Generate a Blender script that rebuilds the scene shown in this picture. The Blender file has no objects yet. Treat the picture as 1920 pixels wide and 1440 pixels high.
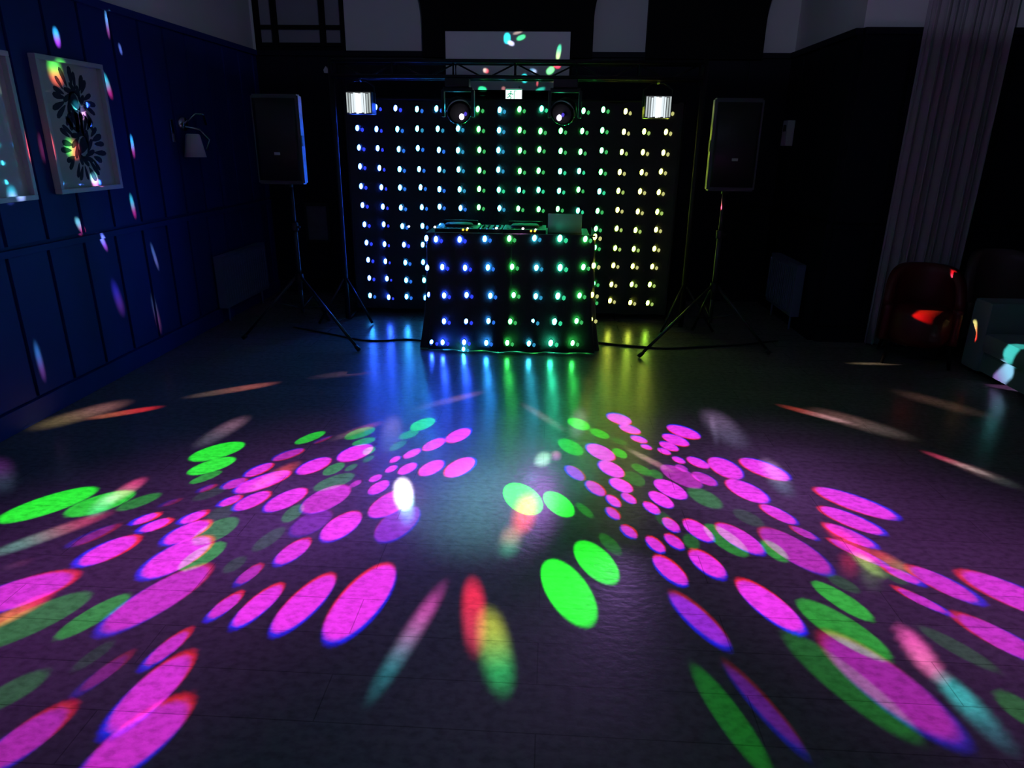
import bpy, bmesh, math, random
import numpy as np
from mathutils import Vector, Matrix, Euler
random.seed(7)
PI = math.pi
COL = bpy.context.scene.collection

# ------------------------------------------------------------------ materials
def mat(name, color, rough=0.6, metal=0.0, emit=None, strength=0.0, coat=0.0, spec=0.5, sheen=0.0, bump=None, vary=None):
    m = bpy.data.materials.new(name); m.use_nodes = True
    nt = m.node_tree; b = nt.nodes['Principled BSDF']
    b.inputs['Base Color'].default_value = (*color, 1)
    b.inputs['Roughness'].default_value = rough
    b.inputs['Metallic'].default_value = metal
    b.inputs['Specular IOR Level'].default_value = spec
    b.inputs['Coat Weight'].default_value = coat
    b.inputs['Coat Roughness'].default_value = 0.03
    b.inputs['Sheen Weight'].default_value = sheen
    if emit:
        b.inputs['Emission Color'].default_value = (*emit, 1)
        b.inputs['Emission Strength'].default_value = strength
    if bump or vary:
        tc = nt.nodes.new('ShaderNodeTexCoord')
        nz = nt.nodes.new('ShaderNodeTexNoise')
        nz.inputs['Scale'].default_value = (bump or vary)[0]
        nz.inputs['Detail'].default_value = 4
        nt.links.new(tc.outputs['Object'], nz.inputs['Vector'])
        if bump:
            bp = nt.nodes.new('ShaderNodeBump'); bp.inputs['Strength'].default_value = bump[1]
            bp.inputs['Distance'].default_value = 0.01
            nt.links.new(nz.outputs['Fac'], bp.inputs['Height'])
            nt.links.new(bp.outputs['Normal'], b.inputs['Normal'])
        if vary:
            mx = nt.nodes.new('ShaderNodeMixRGB')
            mx.inputs['Color1'].default_value = (*color, 1)
            mx.inputs['Color2'].default_value = (*[c*vary[1] for c in color], 1)
            nt.links.new(nz.outputs['Fac'], mx.inputs['Fac'])
            nt.links.new(mx.outputs['Color'], b.inputs['Base Color'])
    return m

# ------------------------------------------------------------------ mesh helper
class MB:
    def __init__(self): self.bm = bmesh.new(); self.mi = 0; self.th = 0
    def _tag(self, faces):
        for f in faces: f.material_index = self.mi
    def box(self, x0, x1, y0, y1, z0, z1, bev=0.0, M=None):
        r = bmesh.ops.create_cube(self.bm, size=1.0)
        vs = r['verts']
        for v in vs:
            v.co = Vector(((x0+x1)/2 + v.co.x*(x1-x0), (y0+y1)/2 + v.co.y*(y1-y0), (z0+z1)/2 + v.co.z*(z1-z0)))
        fs = {f for v in vs for f in v.link_faces}
        self._tag(fs)
        if bev > 0:
            es = list({e for v in vs for e in v.link_edges})
            rb = bmesh.ops.bevel(self.bm, geom=es, offset=bev, segments=2, profile=0.7, affect='EDGES')
            self._tag(rb['faces']); vs = list({v for f in rb['faces'] for v in f.verts} | {v for v in vs if v.is_valid})
        if M: 
            for v in vs: v.co = M @ v.co
        return self
    def tube(self, pts, r, n=10, cap=True):
        pts = [Vector(p) for p in pts]
        rs = r if isinstance(r, (list, tuple)) else [r]*len(pts)
        rings = []
        for i, p in enumerate(pts):
            d = (pts[min(i+1, len(pts)-1)] - pts[max(i-1, 0)]).normalized()
            a = Vector((0,0,1)) if abs(d.z) < 0.9 else Vector((1,0,0))
            u = d.cross(a).normalized(); w = d.cross(u)
            rings.append([self.bm.verts.new(p + (u*math.cos(2*PI*k/n) + w*math.sin(2*PI*k/n))*rs[i]) for k in range(n)])
        fs = []
        for i in range(len(pts)-1):
            for k in range(n):
                fs.append(self.bm.faces.new((rings[i][k], rings[i][(k+1)%n], rings[i+1][(k+1)%n], rings[i+1][k])))
        if cap:
            fs.append(self.bm.faces.new(rings[0][::-1])); fs.append(self.bm.faces.new(rings[-1]))
        for f in fs: f.smooth = True
        self._tag(fs); return self
    def lathe(self, prof, c=(0,0,0), n=24, M=None):
        M = M or Matrix.Identity(4); c = Vector(c); rings = []
        for r, z in prof:
            if r < 1e-6: rings.append([self.bm.verts.new(c + (M @ Vector((0,0,z))))])
            else: rings.append([self.bm.verts.new(c + (M @ Vector((r*math.cos(2*PI*k/n), r*math.sin(2*PI*k/n), z)))) for k in range(n)])
        fs = []
        for i in range(len(rings)-1):
            A, B = rings[i], rings[i+1]
            for k in range(n):
                k2 = (k+1) % n
                if len(A) == 1 and len(B) == 1: continue
                if len(A) == 1: fs.append(self.bm.faces.new((A[0], B[k], B[k2])))
                elif len(B) == 1: fs.append(self.bm.faces.new((A[k], B[0], A[k2])))
                else: fs.append(self.bm.faces.new((A[k], B[k], B[k2], A[k2])))
        for f in fs: f.smooth = True
        self._tag(fs); return self
    def prism(self, poly, y0, y1, axis='y'):
        def P(a, b, t):
            return (a, t, b) if axis == 'y' else ((t, a, b) if axis == 'x' else (a, b, t))
        A = [self.bm.verts.new(P(a, b, y0)) for a, b in poly]; B = [self.bm.verts.new(P(a, b, y1)) for a, b in poly]
        n = len(poly); fs = [self.bm.faces.new(A[::-1]), self.bm.faces.new(B)]
        for k in range(n): fs.append(self.bm.faces.new((A[k], A[(k+1)%n], B[(k+1)%n], B[k])))
        self._tag(fs); return self
    def ell(self, c, r, sub=2, M=None):
        res = bmesh.ops.create_icosphere(self.bm, subdivisions=sub, radius=1.0)
        for v in res['verts']:
            p = Vector((v.co.x*r[0], v.co.y*r[1], v.co.z*r[2]))
            if M: p = M @ p
            v.co = p + Vector(c)
        fs = {f for v in res['verts'] for f in v.link_faces}
        for f in fs: f.smooth = True
        self._tag(fs); return self
    def surf(self, fn, nu, nv, thick=0.0, closed_u=False):
        g = [[self.bm.verts.new(fn(i/nu, j/nv)) for j in range(nv+1)] for i in range(nu+1)]
        fs = []
        for i in range(nu):
            for j in range(nv):
                fs.append(self.bm.faces.new((g[i][j], g[i+1][j], g[i+1][j+1], g[i][j+1])))
        for f in fs: f.smooth = True
        self._tag(fs)
        self.th = thick
        return self
    def build(self, name, mats, parent=None, loc=None, recalc=True):
        if recalc: bmesh.ops.recalc_face_normals(self.bm, faces=self.bm.faces)
        me = bpy.data.meshes.new(name); self.bm.to_mesh(me); self.bm.free()
        for m in (mats if isinstance(mats, (list, tuple)) else [mats]): me.materials.append(m)
        o = bpy.data.objects.new(name, me); COL.objects.link(o)
        if self.th:
            md = o.modifiers.new('thickness', 'SOLIDIFY'); md.thickness = self.th; md.offset = 0
        if parent:
            o.parent = parent
            o.matrix_parent_inverse = Matrix.Translation(-parent.location) if loc is None else Matrix.Identity(4)
        if loc is not None: o.location = loc
        return o

def tag(o, label=None, cat=None, group=None, kind=None):
    if label: o['label'] = label
    if cat: o['category'] = cat
    if group: o['group'] = group
    if kind: o['kind'] = kind
    return o
def thing(name, loc, label, cat, group=None):
    o = bpy.data.objects.new(name, None); COL.objects.link(o); o.location = loc; o.empty_display_size = 0.1
    return tag(o, label, cat, group)
def struct(name, mb, m):
    return tag(mb.build(name, m), kind='structure')
def rot_between(a, b):
    return Vector(a).rotation_difference(Vector(b)).to_matrix().to_4x4()

# ------------------------------------------------------------------ camera (eye height 1.6 m, looking slightly down the room)
def make_camera():
    pitch, yaw, roll = math.radians(19.4), math.radians(3.0), math.radians(0.7)
    fw = Vector((-math.sin(yaw)*math.cos(pitch), math.cos(yaw)*math.cos(pitch), -math.sin(pitch)))
    r = Vector((math.cos(yaw), math.sin(yaw), 0)); u = r.cross(fw)
    c, s = math.cos(roll), math.sin(roll)
    r2 = c*r + s*u; u2 = -s*r + c*u
    cam = bpy.data.cameras.new('camera'); o = bpy.data.objects.new('camera', cam); COL.objects.link(o)
    cam.sensor_width = 36; cam.lens = 24.0; cam.clip_start = 0.05
    M = Matrix(((r2.x, u2.x, -fw.x, 0), (r2.y, u2.y, -fw.y, 0), (r2.z, u2.z, -fw.z, 1.6), (0,0,0,1)))
    o.matrix_world = M; bpy.context.scene.camera = o
make_camera()

# ------------------------------------------------------------------ projector lamps: the slides (spots and streaks as they fall in the room, metres)
# spots on the floor: x, y, half-length, half-width, angle, colour key, level, edge softness
SPOTS_WEST = [
 (-2.280,2.674,0.207,0.098,0.953,'G',1.00,0.07),
 (-2.051,2.701,0.150,0.089,0.924,'G',0.75,0.07),
 (-1.882,2.727,0.102,0.048,0.991,'G',0.35,0.30),
 (-1.775,3.292,0.153,0.089,0.927,'G',1.00,0.07),
 (-1.722,3.119,0.128,0.070,0.959,'G',1.00,0.07),
 (-1.692,2.992,0.087,0.036,1.028,'G',0.45,0.10),
 (-1.593,2.826,0.085,0.041,0.956,'G',0.08,0.30),
 (-1.458,2.649,0.085,0.051,1.442,'G',0.10,0.30),
 (-1.411,2.510,0.120,0.068,1.284,'G',0.30,0.10),
 (-1.375,2.319,0.113,0.057,1.244,'G',0.40,0.08),
 (-1.220,2.270,0.061,0.033,1.332,'G',0.10,0.30),
 (-1.768,2.583,0.063,0.033,0.986,'M',1.00,0.07),
 (-1.696,2.531,0.073,0.041,0.966,'M',1.00,0.07),
 (-1.564,2.611,0.070,0.037,1.060,'M',1.00,0.07),
 (-1.530,2.487,0.113,0.063,1.124,'M',1.00,0.07),
 (-1.779,2.329,0.128,0.070,1.108,'M',1.00,0.07),
 (-1.476,2.307,0.167,0.088,1.215,'M',1.00,0.07),
 (-1.909,2.434,0.106,0.036,1.092,'M',0.35,0.30),
 (-1.735,2.730,0.050,0.020,0.994,'M',0.25,0.30),
 (-1.633,2.879,0.049,0.023,1.090,'M',0.40,0.30),
 (-1.467,2.767,0.064,0.034,1.103,'M',1.00,0.07),
 (-1.364,2.777,0.105,0.054,1.157,'M',1.00,0.07),
 (-1.462,3.092,0.090,0.043,1.147,'M',0.90,0.07),
 (-1.389,2.968,0.154,0.068,0.936,'M',1.00,0.07),
 (-1.522,2.937,0.067,0.041,1.078,'M',0.70,0.07),
 (-1.409,2.047,0.230,0.088,1.169,'M',0.70,0.15),
 (-1.939,2.033,0.191,0.097,0.754,'M',0.80,0.10),
 (-1.234,1.787,0.100,0.033,1.287,'M',0.70,0.20),
 (-1.182,1.601,0.175,0.066,1.377,'M',0.75,0.15),
 (-1.121,1.421,0.176,0.082,1.189,'M',0.65,0.15),
 (-1.436,1.407,0.136,0.062,1.243,'M',0.50,0.20),
 (-1.372,1.665,0.100,0.029,1.254,'M',0.25,0.30),
 (-1.143,2.015,0.087,0.032,1.271,'M',0.80,0.15),
 (-1.024,2.029,0.135,0.046,1.295,'M',0.95,0.10),
 (-0.861,2.055,0.187,0.064,1.318,'M',0.95,0.10),
 (-0.657,2.083,0.240,0.089,1.369,'M',0.95,0.08),
 (-1.776,1.892,0.194,0.081,1.010,'G',0.25,0.10),
 (-1.579,1.930,0.138,0.050,1.192,'G',0.35,0.15),
 (-1.454,1.737,0.076,0.028,1.263,'G',0.07,0.30),
 (-1.602,1.572,0.103,0.053,1.092,'G',0.15,0.30),
 (-0.732,3.762,0.110,0.059,1.200,'G',0.85,0.07),
 (-0.785,3.601,0.077,0.042,1.106,'G',0.50,0.30),
 (-0.814,3.446,0.076,0.032,1.223,'G',0.30,0.30),
 (-1.070,3.598,0.108,0.058,1.029,'G',0.50,0.10),
 (-1.018,3.483,0.074,0.042,0.882,'G',0.50,0.10),
 (-0.958,3.367,0.054,0.030,1.421,'G',0.50,0.10),
 (-0.935,3.264,0.047,0.021,1.277,'G',0.25,0.30),
 (-1.336,3.514,0.108,0.044,1.073,'G',0.70,0.07),
 (-1.083,3.134,0.079,0.041,1.267,'G',0.35,0.10),
 (-0.999,3.155,0.047,0.023,1.239,'G',0.25,0.10),
 (-1.037,2.994,0.119,0.059,0.957,'G',0.25,0.15),
 (-1.132,2.680,0.084,0.039,1.482,'G',0.25,0.15),
 (-1.157,2.462,0.101,0.039,1.305,'G',0.12,0.30),
 (-0.494,3.618,0.118,0.057,1.211,'M',1.00,0.07),
 (-0.615,3.481,0.099,0.047,1.169,'M',1.00,0.07),
 (-0.715,3.353,0.072,0.033,1.154,'M',1.00,0.07),
 (-0.792,3.271,0.045,0.022,1.276,'M',1.00,0.07),
 (-0.787,3.158,0.047,0.024,1.261,'M',1.00,0.07),
 (-0.703,3.168,0.076,0.038,1.241,'M',1.00,0.07),
 (-0.580,3.186,0.103,0.053,1.223,'M',1.00,0.07),
 (-0.434,3.207,0.130,0.065,1.210,'M',1.00,0.07),
 (-0.843,3.047,0.046,0.025,1.240,'M',0.90,0.07),
 (-0.803,2.952,0.079,0.040,1.281,'M',0.90,0.07),
 (-0.708,2.808,0.154,0.076,1.198,'M',0.90,0.07),
 (-0.639,2.630,0.165,0.080,1.325,'P',0.70,0.10),
 (-0.928,2.983,0.042,0.020,1.210,'M',0.60,0.07),
 (-1.026,3.335,0.126,0.074,1.158,'M',1.00,0.07),
 (-1.197,3.161,0.113,0.062,1.142,'M',1.00,0.07),
 (-1.379,3.283,0.097,0.043,0.974,'M',0.60,0.07),
 (-1.211,2.799,0.128,0.065,1.166,'M',1.00,0.07),
 (-1.025,2.822,0.153,0.085,1.186,'M',0.75,0.10),
 (-1.022,2.606,0.125,0.070,1.241,'P',0.50,0.20),
 (-0.882,2.587,0.134,0.068,1.303,'M',1.00,0.07),
 (-1.023,2.376,0.105,0.048,1.272,'M',0.90,0.10),
 (-1.136,2.209,0.075,0.030,1.299,'M',0.60,0.10),
 (-1.256,3.491,0.066,0.016,1.014,'M',0.30,0.30),
]
SPOTS_EAST = [
 (0.459,3.947,0.103,0.065,-1.086,'M',1.00,0.07),
 (0.509,3.788,0.082,0.049,-0.986,'M',1.00,0.07),
 (0.546,3.644,0.061,0.037,-0.959,'M',1.00,0.07),
 (0.575,3.542,0.040,0.026,-1.050,'M',1.00,0.07),
 (0.823,3.776,0.120,0.070,-0.959,'M',1.00,0.07),
 (0.756,3.653,0.098,0.056,-1.009,'M',1.00,0.07),
 (0.704,3.561,0.072,0.041,-1.085,'M',1.00,0.07),
 (0.666,3.491,0.050,0.028,-1.111,'M',1.00,0.07),
 (0.728,3.385,0.048,0.028,-1.147,'M',1.00,0.07),
 (0.826,3.361,0.078,0.043,-1.077,'M',1.00,0.07),
 (0.727,3.289,0.045,0.027,-1.179,'M',0.60,0.07),
 (0.958,3.307,0.133,0.076,-1.326,'M',1.00,0.07),
 (1.161,3.310,0.151,0.081,-0.953,'M',1.00,0.07),
 (0.312,3.452,0.121,0.064,-1.122,'M',0.95,0.07),
 (0.354,3.249,0.105,0.056,-1.157,'M',1.00,0.07),
 (0.164,3.187,0.091,0.039,-1.170,'P',0.90,0.07),
 (0.259,3.028,0.084,0.039,-1.177,'M',0.75,0.07),
 (0.389,3.070,0.083,0.048,-1.137,'M',1.00,0.07),
 (0.414,2.938,0.056,0.029,-1.190,'M',0.90,0.07),
 (0.338,2.906,0.061,0.029,-1.238,'M',0.90,0.07),
 (0.326,2.790,0.059,0.027,-1.260,'M',0.75,0.07),
 (0.383,2.637,0.058,0.030,-1.199,'M',0.80,0.07),
 (0.707,3.192,0.145,0.071,-1.069,'M',0.55,0.10),
 (0.822,3.172,0.083,0.045,-1.092,'M',0.75,0.07),
 (0.629,3.048,0.112,0.061,-1.121,'M',1.00,0.07),
 (0.567,2.938,0.088,0.044,-1.168,'M',1.00,0.07),
 (0.511,2.853,0.062,0.031,-1.214,'M',1.00,0.07),
 (1.004,3.058,0.133,0.073,-1.095,'M',1.00,0.07),
 (0.578,2.707,0.065,0.032,-1.312,'M',0.90,0.07),
 (0.691,2.670,0.100,0.048,-1.193,'M',1.00,0.07),
 (0.856,2.617,0.137,0.062,-1.078,'M',0.90,0.07),
 (0.569,2.571,0.065,0.032,-1.223,'M',0.90,0.07),
 (0.485,2.541,0.067,0.032,-1.242,'M',0.90,0.07),
 (0.517,2.359,0.109,0.047,-1.183,'M',0.85,0.10),
 (0.676,2.414,0.108,0.053,-1.188,'M',0.95,0.07),
 (1.491,2.976,0.198,0.081,-0.792,'M',0.95,0.10),
 (1.406,2.811,0.152,0.062,-0.862,'M',0.95,0.10),
 (1.347,2.679,0.120,0.048,-0.891,'M',0.85,0.10),
 (1.324,2.546,0.129,0.033,-0.892,'M',0.75,0.15),
 (1.438,2.390,0.077,0.032,-0.865,'M',0.80,0.15),
 (1.569,2.343,0.141,0.058,-0.967,'M',0.75,0.15),
 (1.802,2.291,0.191,0.086,-0.871,'M',0.80,0.10),
 (1.603,2.033,0.158,0.060,-0.967,'M',0.65,0.10),
 (1.433,2.231,0.100,0.027,-0.892,'M',0.70,0.15),
 (1.154,2.682,0.067,0.027,-0.937,'M',0.65,0.10),
 (1.090,2.841,0.101,0.045,-1.010,'M',0.90,0.07),
 (1.064,2.544,0.191,0.083,-1.108,'M',0.60,0.12),
 (0.849,2.164,0.168,0.065,-1.138,'M',0.95,0.07),
 (1.104,1.790,0.256,0.098,-1.120,'M',0.45,0.25),
 (0.570,2.068,0.165,0.048,-1.119,'P',0.85,0.25),
 (0.684,1.676,0.187,0.032,-1.186,'P',0.30,0.40),
 (0.206,3.846,0.103,0.058,-1.141,'G',0.85,0.07),
 (0.324,3.708,0.081,0.043,-1.054,'G',0.60,0.07),
 (0.430,3.606,0.058,0.031,-0.907,'G',0.20,0.30),
 (0.149,3.508,0.120,0.058,-1.165,'G',0.60,0.07),
 (0.417,3.445,0.065,0.036,-1.241,'G',0.60,0.07),
 (0.513,3.253,0.077,0.037,-1.078,'G',0.35,0.30),
 (0.463,3.148,0.085,0.048,-1.245,'G',0.20,0.10),
 (0.581,3.204,0.058,0.032,-1.385,'G',0.25,0.30),
 (0.781,2.972,0.113,0.062,-1.136,'G',0.25,0.30),
 (0.941,2.796,0.086,0.049,-1.069,'G',0.10,0.30),
 (-0.093,2.898,0.160,0.084,-1.202,'G',1.00,0.07),
 (0.077,2.858,0.128,0.061,-1.191,'G',1.00,0.07),
 (0.197,2.808,0.075,0.025,-1.124,'G',0.25,0.30),
 (0.293,2.531,0.090,0.033,-1.192,'G',0.20,0.30),
 (0.225,2.397,0.160,0.073,-1.215,'G',1.00,0.07),
 (0.108,2.195,0.214,0.086,-1.259,'G',0.95,0.07),
 (0.793,2.602,0.137,0.058,-1.169,'G',0.35,0.10),
 (0.554,2.754,0.067,0.036,-1.438,'G',0.12,0.30),
 (0.642,2.574,0.062,0.034,-1.599,'G',0.20,0.30),
 (0.979,2.531,0.083,0.042,-1.343,'G',0.45,0.30),
 (1.131,2.211,0.131,0.048,-1.053,'G',0.50,0.12),
 (1.068,2.051,0.183,0.074,-1.007,'G',0.40,0.12),
 (0.978,1.790,0.257,0.074,-1.088,'G',0.18,0.30),
 (1.178,2.319,0.068,0.037,-0.973,'G',0.12,0.30),
 (1.424,1.973,0.131,0.040,-0.961,'G',0.10,0.30),
 (1.465,1.708,0.080,0.050,-1.306,'G',0.18,0.30),
 (0.573,1.624,0.220,0.045,-1.270,'G',0.18,0.30),
 (1.403,2.367,0.045,0.029,-1.062,'G',0.12,0.30),
]
STREAKS_FLOOR = [
 (-0.437,1.910,0.301,0.039,-1.791, 0.95,0.12,0.75, 0.04,0.35,0.45, 0.8,0.8),
 (-0.234,2.040,0.207,0.044,-1.426, 1,0.02,0.08, 0.6,0.03,0.08, 1,0.5),
 (-0.146,1.869,0.208,0.056,-1.359, 0.5,0.6,0.05, 0.02,0.5,0.12, 0.9,0.6),
 (-0.079,2.768,0.185,0.057,-1.645, 1,0.25,0.1, 1,0.08,0.05, 1,0.6),
 (-0.132,2.525,0.130,0.051,-1.638, 0.6,0.35,0.2, 0.05,0.35,0.2, 0.8,0.7),
 (-0.004,3.338,0.098,0.044,-1.706, 0.4,0.9,0.6, 0.5,1,0.8, 0.9,0.6),
 (0.067,3.383,0.068,0.029,-1.581, 0.8,0.2,0.6, 0.4,0.1,0.5, 0.6,0.7),
 (-0.061,3.094,0.124,0.042,-1.675, 0.15,0.2,0.5, 0.05,0.1,0.2, 0.4,0.8),
 (-0.671,2.904,0.157,0.043,-1.314, 1.6,1.5,1.8, 1,1.8,1.8, 1.6,0.35),
 (-0.619,2.733,0.122,0.036,-1.344, 0.3,1.2,1.6, 0.1,0.4,1, 1,0.6),
 (-0.637,2.795,0.252,0.111,-1.329, 0.3,0.15,0.4, 0.1,0.2,0.5, 0.35,1),
 (-0.888,3.609,0.273,0.065,-1.387, 0.28,0.24,0.5, 0.1,0.2,0.4, 0.6,0.6),
 (-1.872,3.561,0.233,0.070,-1.741, 0.3,0.16,0.26, 0.12,0.12,0.18, 0.8,0.6),
 (-2.837,3.740,0.276,0.104,-2.102, 0.35,0.16,0.16, 0.2,0.16,0.07, 0.8,0.6),
 (-2.598,3.790,0.197,0.045,-2.536, 1,0.04,0.05, 0.5,0.15,0.08, 0.8,0.5),
 (-2.123,4.248,0.287,0.056,-2.523, 0.5,0.14,0.12, 0.15,0.1,0.08, 0.7,0.5),
 (-1.389,4.699,0.324,0.074,-2.647, 0.2,0.06,0.2, 0.1,0.06,0.08, 0.5,0.6),
 (-0.631,4.175,0.274,0.051,-2.394, 0.35,0.2,0.4, 0.1,0.1,0.2, 0.55,0.6),
 (-1.098,3.629,0.181,0.041,-2.217, 0.5,0.1,0.12, 0.2,0.12,0.15, 0.6,0.6),
 (-2.006,2.830,0.128,0.045,-1.641, 0.9,0.08,0.3, 0.5,0.4,0.4, 0.9,0.5),
 (-2.031,2.691,0.119,0.047,-1.402, 0.5,0.9,0.7, 0.1,0.6,0.4, 0.7,0.6),
 (-2.094,2.437,0.227,0.050,-2.212, 0.6,0.06,0.16, 0.15,0.4,0.35, 0.8,0.5),
 (-1.859,1.938,0.116,0.039,-1.975, 1,0.02,0.08, 1,0.3,0.05, 0.9,0.5),
 (-2.078,2.205,0.053,0.032,-2.407, 0.2,0.04,0.12, 0.1,0.04,0.1, 0.4,0.8),
 (-1.356,3.030,0.176,0.048,-1.923, 0.9,0.1,0.03, 0.5,0.2,0.08, 0.7,0.6),
 (-0.012,3.944,0.258,0.039,-1.005, 0.25,0.16,0.2, 0.15,0.2,0.2, 0.6,0.7),
 (0.205,3.879,0.255,0.055,-1.666, 0.3,0.24,0.3, 0.2,0.25,0.3, 0.5,0.7),
 (0.572,3.367,0.166,0.029,-0.925, 0.5,0.4,0.3, 0.5,0.2,0.3, 0.8,0.6),
 (1.077,3.855,0.302,0.101,-1.490, 0.2,0.14,0.3, 0.1,0.1,0.2, 0.7,0.6),
 (1.013,3.832,0.261,0.022,-1.715, 0.25,0.18,0.35, 0.1,0.1,0.2, 0.5,0.7),
 (1.715,4.130,0.229,0.043,-0.689, 0.5,0.06,0.05, 0.6,0.35,0.4, 0.8,0.6),
 (1.933,4.002,0.305,0.101,-0.810, 0.2,0.1,0.1, 0.12,0.1,0.1, 0.8,0.6),
 (2.630,4.405,0.304,0.101,-0.880, 0.09,0.05,0.04, 0.06,0.04,0.03, 0.6,0.7),
 (2.227,3.462,0.174,0.033,-0.969, 0.6,0.05,0.14, 0.4,0.35,0.35, 0.9,0.6),
 (2.308,3.333,0.164,0.059,-1.046, 0.2,0.1,0.12, 0.06,0.08,0.08, 0.8,0.7),
 (1.199,3.225,0.214,0.060,-1.612, 0.6,0.4,0.8, 0.1,0.2,0.3, 0.8,0.7),
 (1.322,2.621,0.148,0.048,-1.307, 1,0.02,0.1, 1,0.05,0.1, 0.9,0.6),
 (1.252,2.448,0.103,0.037,-1.948, 0.6,0.02,0.06, 0.3,0.02,0.05, 0.6,0.7),
 (1.334,2.454,0.089,0.038,-1.359, 0.6,0.8,0.2, 0.3,0.6,0.1, 0.7,0.6),
 (1.310,2.381,0.120,0.043,-1.984, 0.15,0.25,0.06, 0.06,0.12,0.06, 0.6,0.8),
 (1.431,2.490,0.101,0.045,-1.062, 1,0.08,0.06, 0.5,0.3,0.1, 0.7,0.6),
 (1.283,1.946,0.132,0.045,-1.613, 1,0.12,0.6, 1,0.2,0.6, 1,0.6),
 (1.319,1.701,0.157,0.047,-1.446, 0.05,0.8,0.85, 0.02,0.15,0.2, 0.85,0.65),
 (-2.719,2.940,0.249,0.059,-0.831, 0.14,0.03,0.25, 0.05,0.08,0.15, 0.7,0.9),
 (2.577,5.270,0.208,0.036,0.040, 0.3,0.25,0.15, 0.2,0.15,0.1, 0.5,0.7),
]
STREAKS_WALL = [
 (4.440,2.180,0.054,0.028,-1.548, 0.1,0.9,0.6, 1,0.1,0.5, 1,0.5),
 (4.989,2.332,0.084,0.018,-1.609, 0.3,0.7,0.4, 0.7,0.1,0.12, 1,0.6),
 (5.096,2.192,0.037,0.017,-1.371, 0.3,0.35,0.3, 0.3,0.3,0.3, 0.7,0.6),
 (4.876,1.938,0.080,0.028,-1.264, 0.1,0.8,0.3, 0.9,0.03,0.08, 1,0.5),
 (5.052,1.547,0.076,0.020,-1.574, 0.1,0.9,0.6, 0.8,0.05,0.1, 1,0.5),
 (4.932,1.134,0.084,0.023,-1.469, 0.1,0.8,0.3, 0.9,0.03,0.08, 1,0.5),
 (4.320,1.062,0.061,0.026,-1.029, 0.3,0.8,0.3, 1,0.05,0.1, 1,0.5),
 (4.522,0.930,0.066,0.021,-1.149, 0.6,0.6,0.8, 0.7,0.1,0.25, 1,0.6),
 (5.106,0.743,0.107,0.021,-1.328, 0.15,0.2,0.15, 0.3,0.2,0.15, 0.8,0.6),
 (4.570,0.530,0.136,0.046,-1.358, 0.06,0.03,0.15, 0.2,0.03,0.08, 0.8,0.7),
 (5.003,0.316,0.154,0.035,-1.438, 0.1,0.1,0.05, 0.3,0.05,0.04, 0.8,0.6),
 (3.723,0.326,0.124,0.025,-1.530, 0.08,0.25,0.2, 0.3,0.06,0.08, 0.8,0.6),
 (4.114,1.542,0.082,0.023,-1.565, 0.2,0.02,0.03, 0.2,0.02,0.03, 0.7,0.7),
 (4.341,1.977,0.077,0.064,-1.506, 0.1,0.9,0.1, 1,0.15,0.08, 0.45,0.6),
 (4.503,1.769,0.066,0.038,-0.682, 0.05,0.8,0.8, 0.9,0.4,0.9, 0.5,0.5),
 (4.361,1.533,0.070,0.059,-0.315, 0.1,0.9,0.15, 1,0.1,0.08, 0.5,0.6),
 (4.524,1.338,0.047,0.036,-1.336, 0.3,1,1, 1,0.3,0.9, 0.8,0.6),
 (3.923,1.560,0.096,0.014,-1.653, 0.9,0.06,0.12, 0.9,0.06,0.1, 0.5,0.5),
 (3.774,1.291,0.051,0.039,-1.579, 0.02,0.4,0.6, 0.3,0.4,0.9, 0.5,0.9),
]
STREAKS_BOARD = [
 (-0.474,2.564,0.047,0.031,-1.558, 0.02,0.9,1, 0.02,0.8,0.95, 1,0.4),
 (-0.437,2.522,0.034,0.021,-0.366, 0.6,0.6,0.9, 0.6,0.6,0.9, 0.8,0.4),
 (-0.371,2.615,0.048,0.014,0.288, 0.4,0.3,0.25, 0.4,0.3,0.25, 0.6,0.5),
 (-0.339,2.571,0.044,0.021,0.354, 0.05,0.7,0.25, 0.05,0.7,0.25, 0.9,0.4),
 (0.030,2.444,0.067,0.021,-1.733, 0.05,0.6,0.3, 0.5,0.8,0.3, 1,0.4),
 (0.015,2.335,0.040,0.031,-0.494, 1,0.06,0.12, 1,0.06,0.12, 0.9,0.4),
 (-0.046,2.282,0.042,0.030,0.662, 0.2,0.9,0.3, 0.2,0.9,0.3, 0.9,0.4),
 (-0.033,2.206,0.043,0.022,-0.211, 0.9,0.5,0.2, 0.7,0.6,0.3, 0.9,0.5),
 (-0.299,2.209,0.039,0.029,-1.457, 0.02,0.8,0.85, 0.02,0.8,0.85, 1,0.4),
 (-0.213,2.277,0.035,0.022,-0.378, 0.1,0.3,0.5, 0.4,0.5,0.8, 0.8,0.6),
 (-0.682,2.276,0.029,0.022,-0.313, 0.9,0.7,0.6, 0.9,0.1,0.15, 0.7,0.5),
 (-0.717,2.104,0.041,0.027,-0.193, 0.03,0.8,0.3, 0.03,0.8,0.3, 0.9,0.4),
 (-0.738,2.208,0.026,0.021,2.769, 0.1,0.6,0.4, 0.1,0.4,0.3, 0.6,0.6),
 (-0.507,2.115,0.021,0.020,-0.110, 0.4,0.15,0.15, 0.4,0.15,0.15, 0.6,0.6),
 (-0.141,2.106,0.050,0.020,0.341, 0.02,0.5,0.3, 0.02,0.4,0.3, 0.7,0.5),
 (-0.171,2.166,0.029,0.011,-1.637, 0.5,0.08,0.1, 0.5,0.08,0.1, 0.7,0.6),
]
# centre west [-0.89079833  3.08295914  0.        ]
# centre east [0.62653403 3.14388192 0.        ]

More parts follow.
